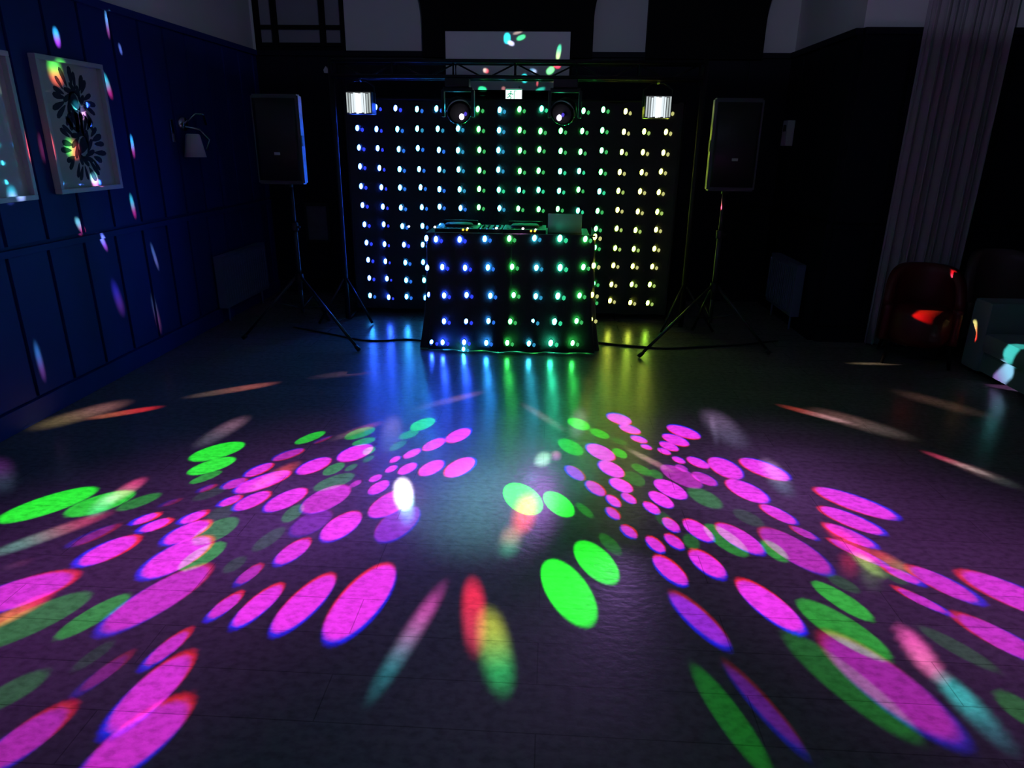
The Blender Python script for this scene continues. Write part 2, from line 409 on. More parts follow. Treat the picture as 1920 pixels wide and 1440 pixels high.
KEY = {'M': (0.84, 0.032, 0.98), 'G': (0.012, 0.95, 0.014), 'P': (0.33, 0.018, 0.85)}
XW, YB = -3.055, 7.36          # left wall face, white panel face

def smooth(t): t = np.clip(t, 0, 1); return t*t*(3-2*t)

def paint_spots(img, gx, gy, ok, spots, centre):
    """colour of each slide pixel from the spot it throws on the floor; red and blue slightly spread (lens fringe)"""
    for x, y, a, b, th, k, I, s in spots:
        m = ok & (np.abs(gx-x) < a*1.6+0.1) & (np.abs(gy-y) < a*1.6+0.1)
        if not m.any(): continue
        px, py = gx[m], gy[m]; c, sn = math.cos(th), math.sin(th)
        I = I**1.35; far = min(math.hypot(x-centre[0], y-centre[1])/2.6, 1.0); s = max(s, .10+.16*far*far)
        for ch, sc in ((0, 1.011), (1, 1.0), (2, 0.989)):
            if k == 'G': sc = 1.0
            X = centre[0] + (px-centre[0])*sc - x; Y = centre[1] + (py-centre[1])*sc - y
            r = np.sqrt(((X*c+Y*sn)/a)**2 + ((-X*sn+Y*c)/b)**2)
            img[..., ch][m] += KEY[k][ch]*I*smooth((1+s*0.35-r)/s)

def paint_streaks(img, gx, gy, ok, streaks):
    for x, y, a, b, th, r1, g1, b1, r2, g2, b2, I, s in streaks:
        a2, b2_ = a*1.12, b*1.15; s = min(s*1.5, 1.15)
        m = ok & (np.abs(gx-x) < a2*1.7+0.05) & (np.abs(gy-y) < a2*1.7+0.05)
        if not m.any(): continue
        px, py = gx[m]-x, gy[m]-y; c, sn = math.cos(th), math.sin(th)
        U = (px*c+py*sn)/a2; V = (-px*sn+py*c)/b2_
        r = np.sqrt((np.abs(U)**2.6) + V**2)
        f = I*smooth((1.12-r)/max(s, 0.1))
        t = smooth((U*0.9+0.5)) 
        for ch, (p, q) in enumerate(((r1, r2), (g1, g2), (b1, b2))):
            img[..., ch][m] += 0.8*f*(p*(1-t)+q*t)

def projector(name, loc, aim, half, res, floor_spots=None, centre=None, floor=None, wall=None, board=None, extra=None, power=1.0, added_wash=None):
    """a point lamp with a slide in front of it: the slide is computed by casting each slide pixel onto the room surfaces"""
    L = np.array(loc, float); W = np.array(aim, float)-L; W /= np.linalg.norm(W)
    E1 = np.cross(W, (0,0,1)); E1 /= np.linalg.norm(E1); E2 = np.cross(E1, W)
    S = math.tan(half/2)
    g = (np.arange(res)+0.5)/res*2-1
    u, v = np.meshgrid(g*S, g*S)
    rr = u*u+v*v; cz = (1-rr)/(1+rr); k = 2/(1+rr)
    D = (u*k)[..., None]*E1 + (v*k)[..., None]*E2 + cz[..., None]*W
    img = np.zeros((res, res, 3), np.float32)
    with np.errstate(divide='ignore', invalid='ignore'):
        def plane(ax, val):
            t = (val-L[ax])/D[..., ax]
            return t, L + t[..., None]*D
        t, P = plane(2, 0.0)
        ok = (D[..., 2] < -0.02) & (t > 0) & (P[..., 0] > XW)
        if floor_spots or floor:
            sub = np.zeros_like(img)
            if floor_spots: paint_spots(sub, P[..., 0], P[..., 1], ok, floor_spots, centre)
            if floor: paint_streaks(sub, P[..., 0], P[..., 1], ok, floor)
            comp = np.where(ok, t*t/np.maximum(-D[..., 2], 0.02), 0)
            img += sub*comp[..., None]
        if wall:
            t, P = plane(0, XW); okw = (D[..., 0] < -0.02) & (t > 0) & (P[..., 2] > 0)
            sub = np.zeros_like(img); paint_streaks(sub, P[..., 1], P[..., 2], okw, wall)
            img += sub*np.where(okw, t*t/np.maximum(-D[..., 0], 0.02), 0)[..., None]
        if board:
            t, P = plane(1, YB); okb = (D[..., 1] > 0.02) & (t > 0)
            sub = np.zeros_like(img); paint_streaks(sub, P[..., 0], P[..., 2], okb, board)
            img += sub*np.where(okb, t*t/np.maximum(D[..., 1], 0.02), 0)[..., None]
    for q in (extra or []):      # beams that hit furniture: point, radius, colour, level
        q0 = np.array(q[0])-L; q1 = np.array(q[1])-L; rad = q[2]
        dist = np.linalg.norm((q0+q1)/2)
        d0 = q0/np.linalg.norm(q0); d1 = q1/np.linalg.norm(q1)
        seg = d1-d0; ln = max(seg@seg, 1e-9)
        tt = np.clip(((D-d0)@seg)/ln, 0, 1)
        dd = np.linalg.norm(D-(d0+tt[..., None]*seg), axis=-1)*dist/rad
        f = smooth((1.15-dd)/0.5)*q[5]*dist*dist
        for ch in range(3): img[..., ch] += f*(q[3][ch]*(1-tt)+q[4][ch]*tt)
    if added_wash: img += np.array(added_wash, np.float32)*(smooth((1.0-np.sqrt(rr)/S)/.3)*(.05+.95*smooth((D[..., 2]+.165)/.04)))[..., None]      # wash added to brighten the upper walls and board
    im = bpy.data.images.new(name+'_slide', res, res, alpha=False, float_buffer=True)
    im.colorspace_settings.name = 'Non-Color'
    buf = np.ones((res, res, 4), np.float32); buf[..., :3] = img
    im.pixels.foreach_set(buf.ravel()); im.update(); im.pack()
    ld = bpy.data.lights.new(name, 'POINT'); ld.energy = power*4*PI*PI; ld.shadow_soft_size = 0.0
    ld.use_nodes = True; nt = ld.node_tree
    em = nt.nodes['Emission']
    tc = nt.nodes.new('ShaderNodeTexCoord')
    def dot(vec):
        n = nt.nodes.new('ShaderNodeVectorMath'); n.operation = 'DOT_PRODUCT'
        nt.links.new(tc.outputs['Normal'], n.inputs[0]); n.inputs[1].default_value = tuple(SIGN*float(c) for c in vec)
        return n.outputs['Value']
    def mth(op, a, b):
        n = nt.nodes.new('ShaderNodeMath'); n.operation = op
        for i, q in enumerate((a, b)):
            if isinstance(q, (int, float)): n.inputs[i].default_value = q
            else: nt.links.new(q, n.inputs[i])
        return n.outputs[0]
    den = mth('MULTIPLY', mth('ADD', mth('MAXIMUM', dot(W), -0.98), 1.0), 2*S)
    uu = mth('ADD', mth('DIVIDE', dot(E1), den), 0.5); vv = mth('ADD', mth('DIVIDE', dot(E2), den), 0.5)
    cx = nt.nodes.new('ShaderNodeCombineXYZ'); nt.links.new(uu, cx.inputs[0]); nt.links.new(vv, cx.inputs[1])
    ti = nt.nodes.new('ShaderNodeTexImage'); ti.image = im; ti.extension = 'CLIP'; ti.interpolation = 'Linear'
    nt.links.new(cx.outputs[0], ti.inputs['Vector']); nt.links.new(ti.outputs['Color'], em.inputs['Color'])
    em.inputs['Strength'].default_value = 1.0
    o = bpy.data.objects.new(name, ld); COL.objects.link(o); o.location = loc
    return o
SIGN = 1.0

# ------------------------------------------------------------------ materials
def floor_material():
    m = mat('dark_laminate', (0.15, 0.135, 0.125), rough=0.25, spec=0.32)
    nt = m.node_tree; b = nt.nodes['Principled BSDF']
    tc = nt.nodes.new('ShaderNodeTexCoord')
    mp = nt.nodes.new('ShaderNodeMapping'); mp.inputs['Scale'].default_value = (1, 1, 1)
    nt.links.new(tc.outputs['Object'], mp.inputs['Vector'])
    br = nt.nodes.new('ShaderNodeTexBrick'); br.inputs['Scale'].default_value = 1.0
    br.inputs['Brick Width'].default_value = 1.3; br.inputs['Row Height'].default_value = 0.19
    br.inputs['Mortar Size'].default_value = 0.002
    br.inputs['Color1'].default_value = (0.155, 0.14, 0.13, 1); br.inputs['Color2'].default_value = (0.135, 0.12, 0.112, 1)
    br.inputs['Mortar'].default_value = (0.09, 0.08, 0.075, 1)
    nt.links.new(mp.outputs[0], br.inputs['Vector'])
    nz = nt.nodes.new('ShaderNodeTexNoise'); nz.inputs['Scale'].default_value = 30; nz.inputs['Detail'].default_value = 6
    mp2 = nt.nodes.new('ShaderNodeMapping'); mp2.inputs['Scale'].default_value = (0.9, 1.3, 1)
    nt.links.new(tc.outputs['Object'], mp2.inputs['Vector']); nt.links.new(mp2.outputs[0], nz.inputs['Vector'])
    cr = nt.nodes.new('ShaderNodeValToRGB')
    cr.color_ramp.elements[0].position = 0.32; cr.color_ramp.elements[0].color = (0.72, 0.72, 0.72, 1)
    cr.color_ramp.elements[1].position = 0.6; cr.color_ramp.elements[1].color = (1.08, 1.08, 1.08, 1)
    nt.links.new(nz.outputs['Fac'], cr.inputs['Fac'])
    mx = nt.nodes.new('ShaderNodeMixRGB'); mx.blend_type = 'MULTIPLY'; mx.inputs['Fac'].default_value = 1
    nt.links.new(br.outputs['Color'], mx.inputs['Color1']); nt.links.new(cr.outputs['Color'], mx.inputs['Color2'])
    nt.links.new(mx.outputs['Color'], b.inputs['Base Color'])
    bp = nt.nodes.new('ShaderNodeBump'); bp.inputs['Strength'].default_value = 0.45; bp.inputs['Distance'].default_value = 0.002
    nt.links.new(nz.outputs['Fac'], bp.inputs['Height']); nt.links.new(bp.outputs['Normal'], b.inputs['Normal'])
    return m
M_FLOOR = floor_material()
M_WALL = mat('pale_wall_paint', (0.72, 0.71, 0.70), rough=0.8, vary=(3, 0.9))
M_PANEL = mat('panelling_blue_lit', (0.012, 0.032, 0.22), rough=0.6, spec=0.25, vary=(5, 0.8))  # left wall copy, blue lamp light put into the panelling colour
M_PANELD = mat('panelling_unlit', (0.005, 0.006, 0.016), rough=0.6, spec=0.2, vary=(5, 0.8))  # same panelling on the unlit walls, shade put into the colour
M_TRIM = mat('black_trim', (0.004, 0.004, 0.005), rough=0.7, spec=0.12)
M_CEIL = mat('ceiling_paint', (0.7, 0.7, 0.7), rough=0.9, vary=(2, 0.95))
M_BLACK = mat('black_plastic', (0.012, 0.012, 0.013), rough=0.45, bump=(60, 0.1))
M_BLACKM = mat('black_steel', (0.012, 0.012, 0.013), rough=0.5, metal=0.2, vary=(20, 0.8))
M_ALU = mat('black_truss_paint', (0.03, 0.03, 0.034), rough=0.3, metal=0.5, vary=(15, 0.8))
M_CLOTH = mat('black_star_cloth', (0.035, 0.035, 0.037), rough=0.9, sheen=0.3, bump=(120, 0.3))
M_CURT = mat('grey_curtain_fabric', (0.42, 0.38, 0.40), rough=0.9, sheen=0.2, bump=(150, 0.2))
M_FRAME = mat('white_picture_frame', (0.6, 0.6, 0.62), rough=0.4, vary=(12, 0.9))
M_GLASS = mat('picture_glass_over_paper', (0.62, 0.62, 0.60), rough=0.8, coat=1.0, vary=(2, 0.95))
M_INK = mat('dark_blue_ink', (0.02, 0.03, 0.07), rough=0.8, coat=1.0, vary=(9, 0.8))
M_BOARD = mat('white_board', (0.9, 0.9, 0.9), rough=0.5, vary=(2, 0.95))
M_SOFA = mat('grey_green_sofa_fabric', (0.16, 0.26, 0.24), rough=0.85, sheen=0.2, bump=(200, 0.2))
M_RED = mat('red_leather', (0.12, 0.006, 0.006), rough=0.4, bump=(60, 0.15))
M_BROWN = mat('dark_leather', (0.10, 0.06, 0.055), rough=0.4, bump=(60, 0.15))
M_WHITE = mat('white_plastic', (0.6, 0.6, 0.6), rough=0.4, vary=(12, 0.95))
M_RADI = mat('radiator_enamel_blue_lit', (0.14, 0.18, 0.30), rough=0.4, vary=(12, 0.95))  # white enamel darkened, the blue light falling on it put into its colour
M_SHADE = mat('pale_lamp_shade', (0.75, 0.72, 0.68), rough=0.7, vary=(20, 0.9))
M_CHROME = mat('polished_metal', (0.6, 0.6, 0.62), rough=0.18, metal=1.0, vary=(20, 0.9))
M_BLIND = mat('grey_window_blind', (0.30, 0.29, 0.33), rough=0.8, vary=(8, 0.9))
M_SILVER = mat('grey_laptop_shell', (0.30, 0.29, 0.29), rough=0.4, vary=(12, 0.95))
def emitter(name, col, s):
    return mat(name, (0.02, 0.02, 0.02), rough=0.3, emit=col, strength=s)
LS = 62.0
LED = {'blue': emitter('led_blue', (0.022, 0.085, 1.0), LS*2.6), 'azure': emitter('led_azure', (0.028, 0.30, 1.0), LS*1.8),
       'cyan': emitter('led_cyan', (0.05, 0.7, 1.0), LS), 'green': emitter('led_green', (0.05, 1.0, 0.13), LS*.8),
       'teal': emitter('led_teal', (0.04, 1.0, 0.5), LS*.85), 'lime': emitter('led_lime', (0.5, 1.0, 0.06), LS*.6),
       'yellow': emitter('led_yellow', (0.85, 1.0, 0.08), LS*.5)}
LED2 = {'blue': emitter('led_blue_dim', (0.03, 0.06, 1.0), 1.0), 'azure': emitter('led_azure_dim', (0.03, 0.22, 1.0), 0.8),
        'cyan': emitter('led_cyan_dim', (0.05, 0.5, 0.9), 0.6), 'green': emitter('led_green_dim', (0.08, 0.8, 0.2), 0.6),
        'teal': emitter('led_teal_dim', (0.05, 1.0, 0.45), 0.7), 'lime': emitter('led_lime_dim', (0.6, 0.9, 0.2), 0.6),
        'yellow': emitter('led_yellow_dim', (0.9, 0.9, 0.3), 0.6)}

# ------------------------------------------------------------------ room shell
XL, XR, XF = -3.06, 2.33, 4.6       # left wall, right wall of the far end, right wall of the wide part
YBK, YST, YFR = 7.5, 5.93, -1.6     # back wall, step of the right wall, wall behind the viewer
ZC, ZR = 3.35, 2.46                 # ceiling, top of the dark panelling
struct('floor', MB().box(XL-.1, XF+.1, YFR-.1, YBK+.1, -.1, 0), M_FLOOR)
struct('ceiling', MB().box(XL-.1, XF+.1, YFR-.1, YBK+.1, ZC, ZC+.1), M_CEIL)
# back wall with a window opening at its left end
wx0, wx1, wz0 = -3.02, -2.12, 2.46
b = MB(); b.box(XL-.1, XR+.1, YBK, YBK+.1, 0, wz0); b.box(wx1, XR+.1, YBK, YBK+.1, wz0, ZC); b.box(XL-.1, wx0, YBK, YBK+.1, wz0, ZC); b.box(wx0, wx1, YBK+.0, YBK+.1, ZC-.08, ZC)
struct('wall_back', b, M_WALL)
struct('wall_left', MB().box(XL-.1, XL, YFR, YBK, 0, ZC), M_WALL)
struct('wall_right_far', MB().box(XR, XR+.1, YST+.1, YBK, 0, ZC), M_WALL)
struct('wall_right_step', MB().box(XR, XF, YST, YST+.1, 0, ZC), M_WALL)
struct('wall_right', MB().box(XF, XF+.1, YFR, YST+.1, 0, ZC), M_WALL)
struct('wall_front', MB().box(XL-.1, XF+.1, YFR-.1, YFR, 0, ZC), M_WALL)
# window
w = tag(MB().box(wx0, wx1, YBK+.07, YBK+.08, wz0, ZC-.08).build('window_1', M_BLIND), kind='structure')
f = MB()
for x in (wx0+.01, -2.83, -2.34, wx1-.01): f.box(x-.022, x+.022, YBK-.005, YBK+.06, wz0, ZC-.08, .004)
for z in (wz0+.02, 2.52, 2.68, ZC-.1): f.box(wx0, wx1, YBK, YBK+.055, z-.016, z+.016, .004)
f.build('window_bars', M_TRIM, w)
# dark panelling (boards with grooves, a dado rail) over the lower walls
def panelling(name, p0, p1, step, zt, nrm, off=0.0, flip=False):
    """boards along p0->p1; nrm points into the room"""
    p0 = Vector(p0); p1 = Vector(p1); L = (p1-p0).length; d = (p1-p0)/L; n = Vector(nrm)
    mb = MB()
    def slab(a, b_, t0, t1, z0, z1, bev=0.0):
        A = p0+d*a+n*t0; B = p0+d*b_+n*t1
        mb.box(min(A.x, B.x), max(A.x, B.x), min(A.y, B.y), max(A.y, B.y), z0, z1, bev)
    slab(0, L, 0, .012, 0, zt)
    a = off
    while a < L:
        e = min(a+step, L)
        if e-a > .05: slab(a+.014, e-.014, .012, .03, 1.02, zt, .003)
        a += step
    a = off - step*.06
    while a < L:
        e = min(a+step, L); s = max(a, 0)
        if e-s > .05: slab(s+.014, e-.014, .012, .03, .14, .96, .003)
        a += step
    slab(0, L, .012, .04, .96, 1.0, .004)
    slab(0, L, .012, .045, 0, .13, .004)
    slab(0, L, .012, .055, zt-.05, zt, .006)
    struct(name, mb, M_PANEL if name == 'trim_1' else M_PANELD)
def P3(t): return (t[0], t[1], 0)
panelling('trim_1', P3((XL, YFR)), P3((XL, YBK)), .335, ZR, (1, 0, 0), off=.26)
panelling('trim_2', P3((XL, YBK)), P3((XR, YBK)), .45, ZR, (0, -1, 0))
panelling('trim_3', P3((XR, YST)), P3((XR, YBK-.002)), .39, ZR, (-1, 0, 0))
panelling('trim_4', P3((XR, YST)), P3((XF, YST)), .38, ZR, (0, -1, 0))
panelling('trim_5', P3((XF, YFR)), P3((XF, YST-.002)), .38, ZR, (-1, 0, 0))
# dark shaped breasts rising over the panelling on the back wall
def breast(name, x0, x1, yf, left=True):
    """dark block that flares outwards on curved brackets towards the ceiling"""
    c = []
    for k in range(9):
        t = k/8; c.append((0.08*(1-math.cos(t*PI/2)), 2.70+.30*math.sin(t*PI/2)))
    kl = 1 if left else 0
    L_ = [(x0-dx*kl, z) for dx, z in c]; R_ = [(x1+dx, z) for dx, z in c]
    poly = [(x0, 2.40)] + L_ + [(x0-.08*kl, ZC), (x1+.08, ZC)] + R_[::-1] + [(x1, 2.40)]
    struct(name, MB().prism(poly, yf, YBK-.001), M_TRIM)
breast('trim_6', -1.31, .36, 7.38)
breast('trim_7', .88, 2.00, 7.40, False)

# ------------------------------------------------------------------ things on the back wall
bd = thing('white_board', (-.47, 7.37, 2.35), 'wide white board on the dark breast behind the truss, dotted with coloured light', 'board')
MB().box(-1.08, .14, YB, 7.379, 2.10, 2.625, .004).build('panel', M_BOARD, bd)
f = MB(); f.box(-1.10, .16, YB-.012, 7.379, 2.625, 2.65, .003); f.box(-1.10, -1.08, YB-.012, 7.379, 2.10, 2.625, .003); f.box(.14, .16, YB-.012, 7.379, 2.10, 2.625, .003); f.box(-1.10, .16, YB-.012, 7.379, 2.08, 2.10, .003)
f.build('frame', M_TRIM, bd)

M_EXW = emitter('exit_sign_white', (0.85, 1.0, 0.95), 1.5); M_EXG = emitter('exit_sign_green', (0.0, 0.55, 0.28), 0.7)
ex = thing('exit_sign', (-.40, 7.30, 2.06), 'small lit green and white exit sign with a running figure, below the white board', 'exit sign')
MB().box(-.485, -.315, 7.30, 7.343, 2.005, 2.112, .006).build('housing', M_WHITE, ex)
MB().box(-.478, -.322, 7.292, 7.30, 2.012, 2.105).build('face', M_EXW, ex)
p = MB(); Yp = 7.286
p.box(-.478, -.322, Yp, 7.292, 2.097, 2.105)
p.ell((-.428, Yp+.003, 2.082), (.009, .004, .009), 1)                       # head
for a, c in (((-.428, 2.072), (-.440, 2.045)), ((-.440, 2.045), (-.425, 2.030)), ((-.425, 2.030), (-.432, 2.016)), ((-.440, 2.045), (-.456, 2.030)),
             ((-.456, 2.030), (-.468, 2.030)), ((-.430, 2.068), (-.414, 2.058)), ((-.414, 2.058), (-.404, 2.064)), ((-.432, 2.068), (-.450, 2.062)), ((-.450, 2.062), (-.458, 2.052))):
    p.tube([(a[0], Yp+.003, a[1]), (c[0], Yp+.003, c[1])], .0045, 6)
p.box(-.398, -.392, Yp, 7.292, 2.016, 2.092); p.box(-.398, -.372, Yp, 7.292, 2.088, 2.093)
p.build('pictogram', M_EXG, ex)
MB().tube([(-.35, 7.335, 2.11), (-.35, 7.335, 2.135)], .004, 6).build('hanger', M_BLACKM, ex)

pf = thing('framed_picture', (-2.53, 7.44, .76), 'small dark framed picture on the back wall behind the left tripod stand', 'picture')
f = MB(); f.box(-2.67, -2.39, 7.44, 7.468, .55, .58, .003); f.box(-2.67, -2.39, 7.44, 7.468, .94, .97, .003); f.box(-2.67, -2.64, 7.44, 7.468, .58, .94, .003); f.box(-2.42, -2.39, 7.44, 7.468, .58, .94, .003)
f.build('frame', M_BLACK, pf); MB().box(-2.64, -2.42, 7.452, 7.466, .58, .94).build('print', mat('dim_print', (.16, .16, .18), .3, coat=1.0, vary=(14, .5)), pf)

sn = thing('alarm_sensor', (-2.31, 7.43, 2.28), 'tiny white sensor high on the back wall beside the window', 'sensor')
MB().prism([(-.018, -.03), (.018, -.03), (.024, .0), (.0, .035), (-.024, .0)], 7.43, 7.468).build('case', M_WHITE, sn, loc=None)
for o in sn.children: o.matrix_parent_inverse = Matrix.Identity(4); o.location = (0, -7.43, 0)

# ------------------------------------------------------------------ left wall: pictures, wall lamp, radiator
def picture(y0, y1, z0, z1, label, motif):
    X = XL+.032
    t = thing('framed_picture', (X, (y0+y1)/2, (z0+z1)/2), label, 'picture', 'tall white framed pictures on the left wall')
    f = MB(); w_ = .028
    f.box(X, X+.045, y0, y1, z0, z0+w_, .004); f.box(X, X+.045, y0, y1, z1-w_, z1, .004)
    f.box(X, X+.045, y0, y0+w_, z0+w_, z1-w_, .004); f.box(X, X+.045, y1-w_, y1, z0+w_, z1-w_, .004)
    f.build('frame', M_FRAME, t)
    MB().box(X, X+.012, y0+w_, y1-w_, z0+w_, z1-w_).build('print', M_GLASS, t)
    if motif:
        m = MB(); rnd = random.Random(3); cy = (y0+y1)/2; cz = (z0+z1)/2
        def leaf(y, z, a, L, W):
            pts = []
            for k in range(10):
                q = 2*PI*k/10; u = L*.5*math.cos(q); v = W*.5*math.sin(q)*(1+.5*math.cos(q))
                pts.append((y+u*math.cos(a)-v*math.sin(a), z+u*math.sin(a)+v*math.cos(a)))
            m.prism(pts, X+.012, X+.0135, axis='x')
        for cz_, ry, rz, nn in ((cz+.15, .15, .14, 19), (cz-.115, .16, .17, 23)):   # two rings of petals
            for k in range(nn):
                a = 2*PI*k/nn + rnd.uniform(-.08, .08); g = rnd.uniform(.88, 1.08)
                leaf(cy+.01+ry*g*math.cos(a), cz_+rz*g*math.sin(a), a+rnd.uniform(-.25, .25), .105*rnd.uniform(.8, 1.25), .030*rnd.uniform(.8, 1.3))
            for k in range(nn//2):
                a = 2*PI*k/(nn//2); leaf(cy+.01+ry*.42*math.cos(a), cz_+rz*.5*math.sin(a), a+.9, .11, .03)
            leaf(cy+.01, cz_, .8 if nn > 20 else 2.2, .13, .07)
        m.build('motif', M_INK, t)
    return t
picture(4.16, 4.79, 1.275, 2.06, 'tall white framed picture with a dark petal motif on the left wall', True)
picture(3.32, 3.955, 1.26, 2.045, 'white framed picture cut off by the left edge of the photo', False)

sc = thing('wall_lamp', (XL+.03, 5.8, 1.65), 'wall lamp with curved metal arms and a pale shade on the left wall', 'wall lamp')
b = MB(); b.lathe([(0, .03), (.05, .028), (.055, 0)], (XL+.03, 5.8, 1.72), M=rot_between((0, 0, 1), (1, 0, 0)))
b.build('wall_plate', M_CHROME, sc)
MB().box(XL+.03, XL+.045, 5.60, 5.64, 1.58, 1.75, .004).build('side_plate', M_CHROME, sc)
b = MB(); b.tube([(XL+.05, 5.8, 1.72), (XL+.14, 5.83, 1.80), (XL+.17, 5.90, 1.80), (XL+.16, 5.95, 1.72)], .009)
b.build('arm', M_CHROME, sc)
b = MB(); b.tube([(XL+.05, 5.8, 1.70), (XL+.12, 5.9, 1.68), (XL+.16, 5.97, 1.60), (XL+.15, 5.93, 1.52)], .011)
b.build('arm', M_CHROME, sc)
b = MB(); b.lathe([(.045, .10), (.055, .09), (.085, -.08), (.083, -.08), (.052, .088), (.0, .09)], (XL+.13, 5.76, 1.545))
b.build('shade', M_SHADE, sc)

def radiator(name, x0, x1, y0, y1, z0, z1, label, side):
    t = thing(name, ((x0+x1)/2, (y0+y1)/2, 0), label, 'radiator')
    b = MB(); b.box(x0, x1, y0, y1, z0, z1, .008)
    xf = x1 if side > 0 else x0
    n = int((y1-y0)/.05)
    for k in range(n):
        y = y0+.03+k*.05
        b.box(min(xf, xf+side*.006), max(xf, xf+side*.006), y, y+.03, z0+.03, z1-.03, .002)
    b.build('panel', M_RADI, t)
    g = MB(); g.box(x0-.0, x1+.0, y0, y1, z1, z1+.012, .002); g.build('top_grille', M_RADI, t)
    for y in (y0+.1, y1-.1):
        MB().tube([((x0+x1)/2, y, z0), ((x0+x1)/2, y, 0)], .01, 8).build('pipe', M_RADI, t)
radiator('radiator', XL+.05, XL+.13, 5.98, 6.95, .14, .60, 'low radiator on the left wall before the corner, lit dim blue', 1)
radiator('radiator', XR-.13, XR-.05, 6.2, 6.95, .14, .60, 'low radiator on the right wall behind the right tripod stand', -1)
cb = thing('wall_box', (XR-.035, 7.17, 1.72), 'small pale grey control box on the right wall', 'control box')
MB().box(XR-.10, XR-.03, 7.10, 7.24, 1.61, 1.84, .006).build('case', M_WHITE, cb)
MB().box(XR-.104, XR-.10, 7.13, 7.21, 1.74, 1.80, .002).build('display', M_BLACK, cb)

# ------------------------------------------------------------------ star cloth with its grid of lamps
def led_shape(b, c, s=1.0, m0=0, m1=1, m2=2):
    """bulb in a short oval collar added to narrow its beam, a small dim glowing dot beside it"""
    x, y, z = c; rx, rz = .0160*s, .0255*s
    T = Matrix.Rotation(.12, 3, 'Y')
    def P(a, k, d): return Vector((x, y, z)) + T @ Vector((rx*k*math.cos(a), -d, rz*k*math.sin(a)))
    n = 12
    b.mi = m0
    R1 = [b.bm.verts.new(P(2*PI*k/n, .98, .004)) for k in range(n)]; R2 = [b.bm.verts.new(P(2*PI*k/n, .6, .008)) for k in range(n)]
    for k in range(n):
        f_ = b.bm.faces.new((R1[k], R1[(k+1)%n], R2[(k+1)%n], R2[k])); f_.material_index = m0; f_.smooth = True
    f_ = b.bm.faces.new(R2); f_.material_index = m0
    D = .020
    ring = [[b.bm.verts.new(P(2*PI*k/n, q, d)) for k in range(n)] for q, d in ((1.0, 0), (1.0, D), (1.14, D), (1.2, 0))]
    for i in range(3):
        for k in range(n):
            f_ = b.bm.faces.new((ring[i][k], ring[i][(k+1)%n], ring[i+1][(k+1)%n], ring[i+1][k])); f_.material_index = m2
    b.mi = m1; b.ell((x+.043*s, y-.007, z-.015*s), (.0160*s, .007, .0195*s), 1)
def led_mesh(kind, s=1.0):
    b = MB(); led_shape(b, (0, 0, 0), s); return b
LEDM = {}
def led(kind, loc, parent, s=1.0, rz=0.0):
    key = (kind, round(s, 2))
    if key not in LEDM:
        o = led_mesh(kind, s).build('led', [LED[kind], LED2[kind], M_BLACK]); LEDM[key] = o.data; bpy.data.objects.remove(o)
    o = bpy.data.objects.new('led', LEDM[key]); COL.objects.link(o); o.parent = parent
    o.matrix_parent_inverse = Matrix.Translation(-parent.location); o.location = loc; o.rotation_euler = (0, 0, rz)
    return o
SX0, SX1, SZ0, SZ1, SY = -1.87, 1.13, .06, 1.955, 6.5
sc_ = thing('star_cloth', ((SX0+SX1)/2, SY, 0), 'large black backdrop cloth studded with rows of blue, green and yellow lamps', 'backdrop cloth')
def cl(u, v):
    x = SX0+(SX1-SX0)*u; z = SZ0+(SZ1-SZ0)*v
    return Vector((x, SY+.012*math.sin(x*14)+.008*math.sin(x*31+1)*(1-v), z))
MB().surf(cl, 120, 8, .003).build('cloth', M_CLOTH, sc_)
MB().tube([(SX0-.02, SY+.02, SZ1), (SX1+.02, SY+.02, SZ1)], .018).build('top_bar', M_BLACKM, sc_)
for x in (SX0-.01, SX1+.01):
    MB().tube([(x, SY+.05, 0.03), (x, SY+.05, SZ1)], .018).build('side_pole', M_BLACKM, sc_)
    b = MB()
    for dy in (-.28, .38): b.tube([(x, SY+.05, .03), (x, SY+.05+dy, .015)], .014)
    b.build('foot', M_BLACKM, sc_)
rnd = random.Random(11)
def colour(i, j):
    if i <= 1: return 'blue' if rnd.random() < .85 else 'azure'
    if i == 2: return rnd.choice(['azure', 'azure', 'blue'])
    if i <= 4: return rnd.choice(['azure', 'cyan', 'azure'])
    if i == 5: return rnd.choice(['cyan', 'azure'])
    if i == 6: return 'green'
    if i == 7: return rnd.choice(['cyan', 'teal'])
    if i <= 12: return rnd.choice(['green', 'green', 'teal'])
    return rnd.choice(['yellow', 'yellow', 'lime'])
cells = []
for j in range(11):
    for i in range(16):
        x = -1.775+i*.1845+.006*math.sin(i*3+j) - .004*j*(i-8)/8; z = 1.885-j*.1705+rnd.uniform(-.008, .008)
        if j >= 5: z += .0
        hidden = (x > -.95 and x < .30 and z < .95)
        if i == 0: z += .005
        cells.append((hidden, j, i, x, z, colour(i, j)))
seen = [c for c in cells if not c[0]]
for n_, (h, j, i, x, z, k) in enumerate(seen[:100]): led(k, (x, cl((x-SX0)/(SX1-SX0), .5).y-.004, z), sc_)
rest = MB(); rkinds = list(LED)
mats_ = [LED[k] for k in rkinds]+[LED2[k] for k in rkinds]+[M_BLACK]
for h, j, i, x, z, k in seen[100:]+[c for c in cells if c[0]]:
    y = cl((x-SX0)/(SX1-SX0), .5).y-.004; q = rkinds.index(k)
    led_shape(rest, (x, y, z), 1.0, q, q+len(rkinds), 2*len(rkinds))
tag(rest.build('led_rows', mats_, sc_), 'remaining lamps of the backdrop', kind='stuff')

